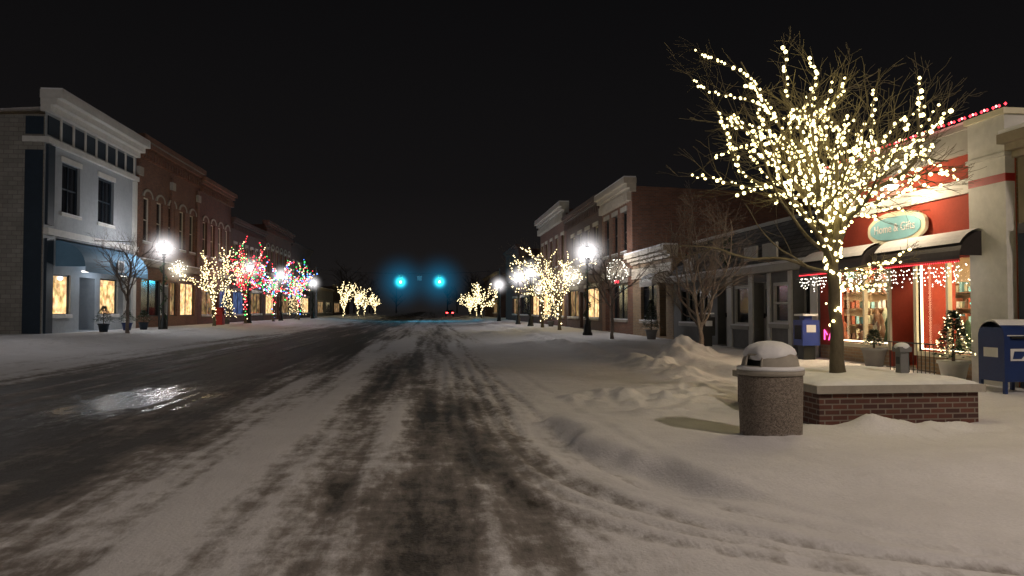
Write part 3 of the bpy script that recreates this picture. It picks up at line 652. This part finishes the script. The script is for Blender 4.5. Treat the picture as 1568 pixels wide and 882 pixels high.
for q in range(46):
    yy=rg.choice((rg.uniform(12.8,14.3),rg.uniform(15.4,18.0),rg.uniform(15.4,17.3))); xx=rg.uniform(10.35,11.8); h=rg.uniform(.25,1.0); w_=rg.uniform(.05,.16)
    mt=rg.choice(('goods1','goods2','goods3','pine','label')); B.o.p('display_'+mt,mt,True).lathe(xx,yy,[(w_,.35),(w_*1.1,.6+h*.3),(w_*.5,.6+h*.6),(w_*.8,.6+h*.8),(.01,.6+h)],10)
B.o.p('wall_rack','goods3').box(11.9,11.95,13.6,14.3,.9,2.2)
for q in range(30): B.o.p('wall_rack_cards','label').box(11.88,11.897,13.63+(q%5)*.13,13.73+(q%5)*.13,.95+(q//5)*.2,1.09+(q//5)*.2)
for q in range(120):
    B.o.p('window_garland_lights','bulbwhite').ico((10.22+rg.uniform(0,.2),rg.choice((rg.uniform(12.75,14.3),rg.uniform(15.35,17.3))),rg.uniform(1.95,2.45)),.012,True)
t=B.o.p('neon_sign','neon'); t.tube([(10.2,12.95+.16*cos(a),1.75+.2*sin(a)) for a in np.linspace(.6,2*pi-.6,16)],.018,6)
t=B.o.p('neon_letters','neonpink'); t.tube([(9.97,17.75,.75),(9.97,17.62,1.0),(9.97,17.5,.75)],.018,6); t.tube([(9.97,17.95,.75),(9.97,17.95,1.0),(9.97,17.82,.88)],.018,6)
B.finish(side_h=4.6,sidemat='brickT')

# low shingled building
B=Bld('shingled_shop_building',10,1,18.25,29.8,.25,2.7,'grey',10)
B.window(25.7,28.9,1.0,2.3,'dglass','black',(3,0),.12,'lightgrey',None); B.door(24.2,25.1,.3,2.35,'lightgrey'); B.window(22.5,23.7,1.0,2.3,'dglass','white',(0,0),.1,'white',None,.1)
B.door(21.2,22.1,.3,2.35,'black'); B.window(19.9,20.9,1.1,2.3,'dglass','white',(0,1),.1,'white',None,.1); B.door(18.7,19.6,.3,2.35,'lightgrey')
for a,b in ((18.3,18.62),(19.65,19.85),(20.95,21.15),(22.15,22.45),(23.75,24.15)): B.b('panels','white',-.05,-.003,a,b,.2,2.6)
B.b('eave','lightgrey',-.35,-.003,18.26,29.8,2.6,2.8); B.b('eave_snow','snow',-.34,-.01,18.3,29.7,2.801,2.87)
mp=B.o.p('mansard','shingle'); mp.quad((9.75,18.27,2.8),(9.75,29.78,2.8),(10.9,29.78,4.3),(10.9,18.27,4.3)); 
for yy in (18.27,29.78): mp.quad((9.75,yy,2.8),(10.9,yy,4.3),(19,yy,4.3),(19,yy,2.5))
B.o.p('roof_snow_top','snow').quad((10.85,18.3,4.32),(19,18.3,4.2),(19,29.7,4.2),(10.85,29.7,4.32))
B.o.p('ridge_flashing','lightgrey').box(10.82,10.95,18.3,29.75,4.22,4.34)
for yy in (20.2,21.5,27): B.o.p('dormer_signs','lightgrey').box(9.8,9.86,yy,yy+.9,3.0,3.45)
wr=B.o.p('wreath','pine')
for k in range(260):
    a=rg.uniform(0,2*pi); r=.38+rg.gauss(0,.06); c=Vector((9.75+rg.gauss(0,.04),23.6+r*cos(a),3.4+r*sin(a))); d=Vector((rg.gauss(0,1),rg.gauss(0,1),rg.gauss(0,1))).normalized()*.08; u=d.orthogonal().normalized()*.03
    wr.quad(c-u,c+d,c+u)
B.finish()
B=Bld('cream_front_building',10,1,29.85,36,.28,3.9,'brickT',12)
B.window(32.1,34.6,1.0,2.7,'dglass','black',(1,0),.2); B.door(30.8,31.7,.35,2.7)
B.b('sign_band','cream',-.08,-.003,29.9,35.95,3.0,3.5); B.cornice('cream',4.2,.5,.45)
awning(B.o,'awning','white',10,1,30.2,32.0,3.1,2.5,.8,.15); B.finish()
B=Bld('brick_building',10,1,36.05,42.6,.28,7.7,'brickB',16)
for a in (37.1,39.0,40.9): B.window(a,a+1.0,4.5,6.6,'dglass','black',(0,1),.2)
B.window(37,40.2,1,2.9,'dglass','black',(1,0),.2); B.door(40.8,41.8,.35,2.7)
B.b('sign_band','stone',-.12,-.003,36.2,42.5,3.2,3.6); B.cornice('cream',8.1,.7,.45,.4); B.finish(side_h=7.7)
B=Bld('brick_building',10,1,42.65,54,.28,7.9,'brickC',16)
for a in (43.6,46,48.4,50.8): B.window(a,a+1.2,4.5,6.6,'dglass','tan',(0,1),.2)
B.window(43.5,47.5,1,2.9,'warmwin','black',(1,0),.2); B.window(49.5,53.3,1,2.9,'warmwin2','black',(1,0),.2); B.door(48,49,.35,2.7)
B.cornice('brickC',8.3,.6,.35,.5,snow=False); B.finish()
B=Bld('brick_building',10,1,54.05,67,.28,9.0,'brickA',16)
for a in (55,57.6,60.2,62.8,65): B.window(a,a+1.1,4.9,7.2,'dglass','tan',(0,1),.2)
B.window(55,59,1,2.9,'warmwin2','black',(1,0),.2); B.window(61,66,1,2.9,'warmwin','black',(1,0),.2)
B.cornice('lightgrey',9.5,.8,.55,.5); B.finish()
B=Bld('brick_building',10,1,67.05,84,.28,6.0,'brickC',14)
B.window(68,73,1,2.9,'warmwin','black',(1,0),.2); B.window(75,82,1,2.9,'dglass','black',(2,0),.2); B.cornice('tan',6.3,.5,.35); B.finish()
B=Bld('brick_building',10,1,84.05,98,.28,8.6,'brickC',14)
for a in (85.5,89,92.5): B.window(a,a+1.3,5,7.2,'dglass','tan',(0,1),.2)
B.window(85,90,1,2.9,'warmwin2','black',(1,0),.2); B.cornice('brickC',9,.5,.35,snow=False); B.finish()
B=Bld('corner_building',11,1,120,150,.28,7.5,'brickC',14)
B.window(122,130,1,2.9,'warmwin2','black',(2,0),.2); B.cornice('tan',7.8,.5,.35,snow=False); B.finish()

# ------------------------------------------------------------------ planter, can, mail box ...
o=Obj('brick_planter',(5.8,9.95,.1))
x0,x1,y0,y1=4.78,6.9,8.75,11.2
w=o.p('brick_walls','planterbrick')
w.box(x0,x1,y0,y0+.22,-.1,.47); w.box(x0,x1,y1-.22,y1,-.1,.47); w.box(x0,x0+.22,y0+.22,y1-.22,-.1,.47); w.box(x1-.22,x1,y0+.22,y1-.22,-.1,.47)
s=o.p('stone_cap','stone'); e=.06
s.box(x0-e,x1+e,y0-e,y0+.3,.471,.565); s.box(x0-e,x1+e,y1-.3,y1+e,.471,.565); s.box(x0-e,x0+.3,y0+.3,y1-.3,.471,.565); s.box(x1-.3,x1+e,y0+.3,y1-.3,.471,.565)
sn=o.p('planter_snow','snow',True); nn=40
gx=np.linspace(x0-.03,x1+.03,nn); gy=np.linspace(y0-.03,y1+.03,nn); b=len(sn.v)
for j in range(nn):
    for k in range(nn):
        ed=min(j,k,nn-1-j,nn-1-k); zz=.568 if ed==0 else .580+.06*float(fbm(np.array([gx[k]*2.5]),np.array([gy[j]*2.5]),77)[0])+.02*min(ed,4)/4
        sn.v.append((gx[k],gy[j],zz))
for j in range(nn-1):
    for k in range(nn-1): sn.f.append((b+j*nn+k,b+j*nn+k+1,b+(j+1)*nn+k+1,b+(j+1)*nn+k))
o.done()
o=Obj('electrical_pedestal',(6.55,9.75,.6))
o.p('post','grey').box(6.49,6.61,9.69,9.81,.58,.92); o.p('cap','grey').box(6.46,6.64,9.66,9.84,.92,.99); o.p('snow_cap','snow',True).ball((6.55,9.75,.99),.1,.6); o.p('outlet_cover','black').box(6.485,6.488,9.71,9.79,.75,.85); o.done()

cx,cy=3.78,7.97; zb=-.02
o=Obj('trash_can',(cx,cy,zb))
o.p('body','agg',True).lathe(cx,cy,[(.315,zb-.05),(.33,zb+.08),(.34,zb+.5),(.345,zb+.78),(.34,zb+.80),(.31,zb+.81)],40)
o.p('rim','stone',True).lathe(cx,cy,[(.31,zb+.805),(.355,zb+.806),(.365,zb+.84),(.355,zb+.87),(.29,zb+.88)],40)
prof=[(.315,zb+.86),(.31,zb+.90),(.295,zb+.97),(.265,zb+1.03),(.225,zb+1.07),(.17,zb+1.10),(.10,zb+1.12),(.001,zb+1.125)]
az0=radians(209)
o.p('dome','stone',True).lathe(cx,cy,prof,48,skip=lambda i,a: 1<=i<=2 and abs(a-az0)<.34)
o.p('opening_interior','black',True).lathe(cx,cy,[(.24,zb+.82),(.24,zb+1.03),(.001,zb+1.06)],24)
rr=[]
def dp(a,i): return (cx+(prof[i][0]+.004)*cos(a),cy+(prof[i][0]+.004)*sin(a),prof[i][1])
for a in np.linspace(az0-.34,az0+.34,9): rr.append(dp(a,1))
rr.append(dp(az0+.34,2))
for a in np.linspace(az0+.34,az0-.34,9): rr.append(dp(a,3))
for i in (2,1): rr.append(dp(az0-.34,i))
o.p('opening_frame','stone').tube(rr,.012,5)
sc_=o.p('snow_cap','snow',True)
b0=len(sc_.v); nn2=36; pf=[(.272,1.03),(.285,1.055),(.262,1.09),(.215,1.13),(.13,1.165),(.04,1.178),(.001,1.18)]
for ii,(r_,z_) in enumerate(pf):
    for k in range(nn2):
        a=2*pi*k/nn2; wob=1+.05*sin(3*a+1)+.04*sin(7*a); zz=z_-(.03*(1+sin(2*a+.5)) if ii<2 else 0)
        sc_.v.append((cx+r_*(wob if ii<4 else 1)*cos(a),cy+r_*(wob if ii<4 else 1)*sin(a),zb+zz))
for ii in range(len(pf)-1):
    for k in range(nn2): sc_.f.append((b0+ii*nn2+k,b0+ii*nn2+(k+1)%nn2,b0+(ii+1)*nn2+(k+1)%nn2,b0+(ii+1)*nn2+k))
o.p('rim_snow','snow',True).lathe(cx,cy,[(.322,zb+.875),(.362,zb+.862),(.358,zb+.89),(.312,zb+.905)],40)
o.done()

def mailbox(x,y,rz):
    z=gz(x,y)-.03; o=Obj('mailbox',(x,y,z)); b=o.p('body','uspsblue',True); W_=.3; D=.28
    pr=[(-D,z+.22),(-D,z+.93)]+[(-D*cos(a),z+.93+.24*sin(a)) for a in np.linspace(.15,pi-.15,10)]+[(D,z+.93),(D,z+.22)]
    for p0,p1 in zip(pr,pr[1:]+pr[:1]): o.p('body','uspsblue').quad((x-W_,y+p0[0],p0[1]),(x+W_,y+p0[0],p0[1]),(x+W_,y+p1[0],p1[1]),(x-W_,y+p1[0],p1[1]))
    for sx in (-W_,W_): o.p('body','uspsblue').quad(*[(x+sx,y+q[0],q[1]) for q in pr])
    for sx in (-1,1):
        for sy in (-1,1): o.p('legs','uspsblue').box(x+sx*W_,x+sx*(W_-.05),y+sy*D,y+sy*(D-.05),z-.1,z+.22)
    o.p('pull_handle','black').box(x-.2,x+.2,y-D-.05,y-D-.003,z+.9,z+.93)
    o.p('hatch_trim','label').box(x-.25,x+.25,y-D-.012,y-D-.003,z+.94,z+.955)
    o.p('label_plate','label').box(x-.2,x+.14,y-D-.01,y-D-.003,z+.55,z+.74); o.p('label_mark','uspsblue').quad((x-.17,y-D-.013,z+.58),(x-.02,y-D-.013,z+.58),(x+.1,y-D-.013,z+.70),(x-.14,y-D-.013,z+.70))
    o.p('side_label','label').box(x-W_-.01,x-W_-.003,y-.15,y+.15,z+.6,z+.75)
    sn=o.p('snow_cap','snow',True)
    q=[(-D*.85*cos(a),z+.96+.24*sin(a)) for a in np.linspace(.5,pi-.5,8)]
    for p0,p1 in zip(q,q[1:]): sn.quad((x-W_,y+p0[0],p0[1]),(x+W_,y+p0[0],p0[1]),(x+W_,y+p1[0],p1[1]),(x-W_,y+p1[0],p1[1]))
    for sx in (-W_,W_): sn.quad(*[(x+sx,y+a,b) for a,b in q])
    o.done()
mailbox(9.25,11.05,0)
def newsbox(x,y,mat,name='newspaper_box'):
    z=gz(x,y); o=Obj(name,(x,y,z)); o.p('cabinet',mat).box(x-.22,x+.22,y-.24,y+.24,z+.35,z+.98); o.p('pedestal','black').box(x-.15,x+.15,y-.15,y+.15,z-.05,z+.35)
    o.p('window','dglass').box(x-.225,x-.2205,y-.17,y+.17,z+.5,z+.85); o.p('front_window','label').box(x-.12,x+.12,y-.245,y-.2405,z+.68,z+.86); o.p('coin_head',mat).box(x-.1,x+.1,y-.1,y+.15,z+.98,z+1.08); o.p('snow_cap','snow').box(x-.2,x+.2,y-.22,y+.22,z+1.081,z+1.13); o.done()
newsbox(9.35,17.7,'newsblue'); newsbox(9.4,24.6,'black'); 

def potted(x,y,h,r,pot,lit=False,name='potted_evergreen',seed=1):
    z=gz(x,y)-.02; g=random.Random(seed); o=Obj(name,(x,y,z)); ph=.42
    o.p('pot',pot,True).lathe(x,y,[(.001,z),(.17,z),(.24,z+ph-.06),(.27,z+ph-.05),(.27,z+ph),(.22,z+ph),(.2,z+ph-.05),(.001,z+ph-.05)],20)
    o.p('stem','bark').tube([(x,y,z+ph-.05),(x,y,z+ph+h)],[.03,.005],6)
    nd=o.p('needles','pine'); sc=o.p('snow_tufts','snow')
    for k in range(int(1500*h)):
        t=g.random()**.8; rad=r*(1-t)*(.45+.6*g.random())+.02; a=g.uniform(0,2*pi); c=Vector((x+rad*cos(a),y+rad*sin(a),z+ph+.05+t*h))
        d=Vector((cos(a),sin(a),g.uniform(-.5,.3))).normalized()*.09; u=Vector((-sin(a),cos(a),g.uniform(-.4,.4)))*.022
        (sc if g.random()<.07 else nd).quad(c-u,c+d,c+u)
        if lit and g.random()<.05: o.p('tree_lights','bulbfar').ico(c+d,.013*(1 if h<2 else 2.5),True)
    o.done()
potted(9.35,12.45,.85,.3,'white',True,seed=5); potted(9.6,15.25,.35,.2,'grey',seed=8)
potted(-15.6,37.8,.8,.5,'navy',seed=2); potted(-15.6,40.6,.6,.5,'uspsblue',seed=3); potted(-15.4,42.3,.6,.5,'navy',seed=4)
potted(9.2,30.3,1.2,.4,'grey',seed=6)
for x,y,h in ((-15.3,88,4.2),(-15.3,58.6,2.2),(9,55,2)): potted(x,y,h,h*.28,'grey',True,'christmas_tree',int(y))
o=Obj('iron_railing',(9.0,13.0,.2))
for yy in np.arange(12.9,14.3,.12): o.p('balusters','black').tube([(9.3,yy,.2),(9.3,yy,.85)],.008,5)
o.p('rails','black').tube([(9.3,12.85,.86),(9.3,14.35,.86)],.014,5); o.p('rails','black').tube([(9.3,12.85,.35),(9.3,14.35,.35)],.01,5); o.done()

o=Obj('sidewalk_sign',(-15.8,46.5,.45)); o.p('panel','label').box(-15.85,-15.8,45.9,47.1,1.2,3.0); o.p('face','grey').box(-15.79,-15.796,46,47,1.3,2.9); o.p('posts','black').box(-15.87,-15.78,45.8,45.9,.3,3.1); o.p('posts','black').box(-15.87,-15.78,47.1,47.2,.3,3.1); o.done()
o=Obj('red_mail_drop',(-14.9,55,.45)); o.p('box','red').box(-15.2,-14.6,54.7,55.3,.45,1.4); o.p('lid','red',True).tube([(-15.2,55,1.4),(-14.6,55,1.4)],.3,14); o.p('slot','black').box(-15,-14.8,54.69,54.697,1.1,1.15); o.done()

# ------------------------------------------------------------------ street lamps
def lamp(x,y,H=4.0,halo_on=True,deco=None,hr=1.7):
    z=gz(x,y)-.02; o=Obj('street_lamp',(x,y,z)); p=o.p('post','black',True)
    p.lathe(x,y,[(.24,z-.1),(.24,z+.12),(.2,z+.18),(.17,z+.5),(.11,z+.62),(.075,z+.8),(.06,z+2.0),(.05,z+H-.35),(.09,z+H-.32),(.09,z+H-.27),(.05,z+H-.24),(.13,z+H-.12),(.13,z+H-.05)],16)
    o.p('globe','globe',True).lathe(x,y,[(.12,z+H-.05),(.19,z+H+.08),(.21,z+H+.2),(.17,z+H+.34),(.1,z+H+.42)],16)
    o.p('finial','black',True).lathe(x,y,[(.14,z+H+.40),(.1,z+H+.47),(.03,z+H+.52),(.02,z+H+.62),(.001,z+H+.66)],12)
    g=random.Random(int(y))
    gl=o.p('garland','pine')
    for k in range(300):
        t=g.random(); a=t*18+g.uniform(-.4,.4); r=.1+g.uniform(0,.08); c=Vector((x+r*cos(a),y+r*sin(a),z+.6+t*(H-1.2))); d=Vector((g.gauss(0,1),g.gauss(0,1),g.gauss(0,1))).normalized()*.1; u=d.orthogonal().normalized()*.03
        gl.quad(c-u,c+d,c+u)
    if deco:
        sx,mt=deco; cx_,cz_=x+sx*.75,z+H-.95
        o.p('bracket','black').tube([(x,y,cz_+.3),(cx_,y,cz_+.3)],.02,6)
        for k in range(60):
            an=g.uniform(0,2*pi); r=.5*sqrt(g.random()); o.p('ornament_lights',mt).ico((cx_+r*cos(an),y+g.gauss(0,.08),cz_+r*sin(an)),.024,True)
            c=Vector((cx_+r*cos(an),y,cz_+r*sin(an))); d=Vector((g.gauss(0,1),g.gauss(0,1),g.gauss(0,1))).normalized()*.14; u=d.orthogonal().normalized()*.04; gl.quad(c-u,c+d,c+u)
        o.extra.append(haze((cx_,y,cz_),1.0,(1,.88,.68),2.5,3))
    if halo_on: o.extra.append(haze((x,y,z+H+.18),hr,(1,.96,.97),5,5))
    o.done(); return o
lamp(-14.5,42.6,4.25,deco=(1,'bulbwhite')); lamp(-14.5,24.5,4.25,halo_on=False)
lamp(-14.5,62,4.25); lamp(-14.5,75,4.25,deco=(-1,'bulbwhite')); lamp(-14.5,95,4.25); 
lamp(7.6,35.5,3.85,deco=(-1,'bulbwhite')); lamp(7.6,56,3.85,deco=(1,'bulbwhite')); lamp(7.6,64,3.85); lamp(7.6,82,3.85)

o=Obj('lit_wreath',(9.2,36.5,3)); o.p('bracket','black').tube([(10,36.5,4.1),(9.1,36.5,4.1)],.025,6)
g=random.Random(5)
for k in range(70):
    a=g.uniform(0,2*pi); r=.5*sqrt(g.random())+.1; q=(9.3+r*cos(a),36.5+g.gauss(0,.04),3.45+r*sin(a)); o.p('wreath_lights','bulbwhite').ico(q,.026,True)
    c=Vector(q); d=Vector((g.gauss(0,1),g.gauss(0,1),g.gauss(0,1))).normalized()*.14; u=d.orthogonal().normalized()*.04; o.p('greens','pine').quad(c-u,c+d,c+u)
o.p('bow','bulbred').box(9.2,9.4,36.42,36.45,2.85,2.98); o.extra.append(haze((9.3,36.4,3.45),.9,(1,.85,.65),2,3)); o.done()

# tall overhead lights behind / beside the viewpoint (the lamps that light the foreground)
def overhead(x,y,H,arm,W,col,name='overhead_street_light'):
    o=Obj(name,(x,y,0)); o.p('pole','grey',True).tube([(x,y,-.1),(x,y,H)],[.11,.07],12)
    o.p('arm','grey',True).tube([(x,y,H-.3),(x+arm*.5,y,H+.1),(x+arm,y,H+.1)],.04,8); o.p('head','grey').box(x+arm-.25,x+arm+.25,y-.15,y+.15,H+.04,H+.2)
    o.p('lens','cobra').box(x+arm-.18,x+arm+.18,y-.1,y+.1,H-.01,H+.035)
    o.extra.append(point('lamp_light',(x+arm,y,H-.15),col,W,.25)); o.done()
overhead(10.8,-1,8.5,-2.2,2500,(1,.82,.68))
overhead(-15,2,8.5,2.2,450,(1,.86,.76))

# ------------------------------------------------------------------ traffic signals
o=Obj('traffic_signal',(0,101,0))
for x in (-15,9.5): o.p('poles','grey',True).tube([(x,101,-.1),(x,101,7.2)],[.15,.11],10)
sag=lambda x: 6.9-.5*(1-((x+2.75)/12.25)**2)
o.p('span_wire','black').tube([(x,101,sag(x)) for x in np.linspace(-15,9.5,20)],.02,4)
for x in (-3.9,1.3):
    zt=sag(x)-.2; o.p('hangers','black').tube([(x,101,sag(x)),(x,101,zt)],.02,4)
    o.p('housings','signalyellow').box(x-.2,x+.2,100.85,101.15,zt-1.15,zt)
    for k in range(3):
        zc=zt-.2-k*.37; mt='green' if k==2 else 'lensoff'; r=.16
        o.p('lens_'+mt,mt).quad(*[(x+r*cos(a),100.84,zc+r*sin(a)) for a in np.linspace(0,2*pi,17)[:-1]])
        o.p('visors','black').tube([(x+(r+.02)*cos(a),100.7,zc+(r+.02)*sin(a)) for a in np.linspace(-.3,pi+.3,10)],.02,4)
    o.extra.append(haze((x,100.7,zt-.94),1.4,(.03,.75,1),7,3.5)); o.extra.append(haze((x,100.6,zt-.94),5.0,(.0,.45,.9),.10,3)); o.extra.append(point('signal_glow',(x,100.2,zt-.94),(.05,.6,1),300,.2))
o.p('overhead_sign','grey').box(-1.7,-1.1,100.95,101,5.5,6.1); o.p('sign_hanger','black').tube([(-1.4,101,sag(-1.4)),(-1.4,101,6.1)],.02,4); o.done()

def car(x,y):
    o=Obj('distant_car',(x,y,0)); z=.05
    pr=[(-2.2,.35),(-2.2,.95),(-1.9,1.0),(-1.3,1.45),(.3,1.5),(1.0,1.05),(2.1,.9),(2.25,.6),(2.2,.35)]
    b=o.p('body','carpaint')
    for p0,p1 in zip(pr,pr[1:]+pr[:1]): b.quad((x-.88,y+p0[0],z+p0[1]),(x+.88,y+p0[0],z+p0[1]),(x+.88,y+p1[0],z+p1[1]),(x-.88,y+p1[0],z+p1[1]))
    for sx in (-.88,.88): b.quad(*[(x+sx,y+q[0],z+q[1]) for q in pr])
    o.p('rear_window','dglass').quad((x-.7,y-1.86,z+1.04),(x+.7,y-1.86,z+1.04),(x+.65,y-1.37,z+1.42),(x-.65,y-1.37,z+1.42))
    for sx in (-1,1):
        for sy in (-1.35,1.4): o.p('wheels','rubber').tube([(x+sx*.72,y+sy,z+.32),(x+sx*.93,y+sy,z+.32)],.33,16)
        o.p('tail_lights','tail').box(x+sx*.45,x+sx*.85,y-2.23,y-2.204,z+.72,z+.92)
    o.done()
car(4.6,175)

o=Obj('distant_tree_line',(0,260,0)); g=random.Random(3); pt=o.p('trees','bark')
for k in range(110):
    x=g.uniform(-150,150); y=g.uniform(230,290); h=g.uniform(8,15)
    if abs(x+3)<9: continue
    pt.tube([(x,y,0),(x+g.gauss(0,.3),y,h)],[.3,.05],4,False)
    for q in range(16):
        z=h*g.uniform(.25,.95); a=g.uniform(0,2*pi); l=h*.35*g.uniform(.5,1); e=Vector((x+l*cos(a),y+l*sin(a)*.5,z+l*.9)); pt.tube([(x,y,z),e],[.1,.03],3,False)
        for w_ in range(4): s0=Vector((x,y,z)).lerp(e,g.uniform(.3,.9)); pt.tube([s0,s0+Vector((g.gauss(0,1),g.gauss(0,1),g.uniform(.3,1.5)))*1.3],[.05,.02],3,False)
o.done()

# ------------------------------------------------------------------ world, added fill light, camera
w=bpy.data.worlds.new('World'); bpy.context.scene.world=w; w.use_nodes=True; nt=w.node_tree
for n in list(nt.nodes): nt.nodes.remove(n)
out=N(nt,'ShaderNodeOutputWorld'); sky=N(nt,'ShaderNodeTexSky'); sky.sky_type='NISHITA'; sky.sun_disc=False; sky.sun_elevation=radians(-6); sky.sun_rotation=radians(200)
b1=N(nt,'ShaderNodeBackground',i_Strength=.02); L(nt,sky.outputs[0],b1.inputs[0])
tc=N(nt,'ShaderNodeTexCoord'); sp=N(nt,'ShaderNodeSeparateXYZ'); L(nt,tc.outputs['Generated'],sp.inputs[0])
cr=N(nt,'ShaderNodeValToRGB'); el=cr.color_ramp.elements
el[0].position=0; el[0].color=(.0125,.0108,.0105,1); el[1].position=.5; el[1].color=(.0026,.0026,.0030,1)
e=el.new(.16); e.color=(.0064,.0058,.0061,1)
L(nt,mathn(nt,'ABSOLUTE',sp.outputs[2]),cr.inputs[0])
b2=N(nt,'ShaderNodeBackground',i_Strength=1.0); L(nt,cr.outputs[0],b2.inputs[0])
ad=N(nt,'ShaderNodeAddShader'); L(nt,b1.outputs[0],ad.inputs[0]); L(nt,b2.outputs[0],ad.inputs[1]); L(nt,ad.outputs[0],out.inputs['Surface'])
s=bpy.data.lights.new('fill_sun','SUN'); s.energy=.06; s.angle=radians(40); s.color=(1,.93,.87)  # soft directional fill added to lift the buildings, no visible source
so=link(bpy.data.objects.new('fill_sun',s)); so.rotation_euler=(radians(48),0,radians(15))

cam=bpy.data.cameras.new('camera'); cam.sensor_width=36; cam.lens=26.17; cam.clip_end=2000; cam.clip_start=.05
c=link(bpy.data.objects.new('camera',cam)); c.location=(0,0,1.5); c.rotation_euler=(radians(91.7),0,radians(-6.3))
bpy.context.scene.camera=c
sc=bpy.context.scene; sc.view_settings.view_transform='Standard'; sc.view_settings.look='None'; sc.view_settings.exposure=0
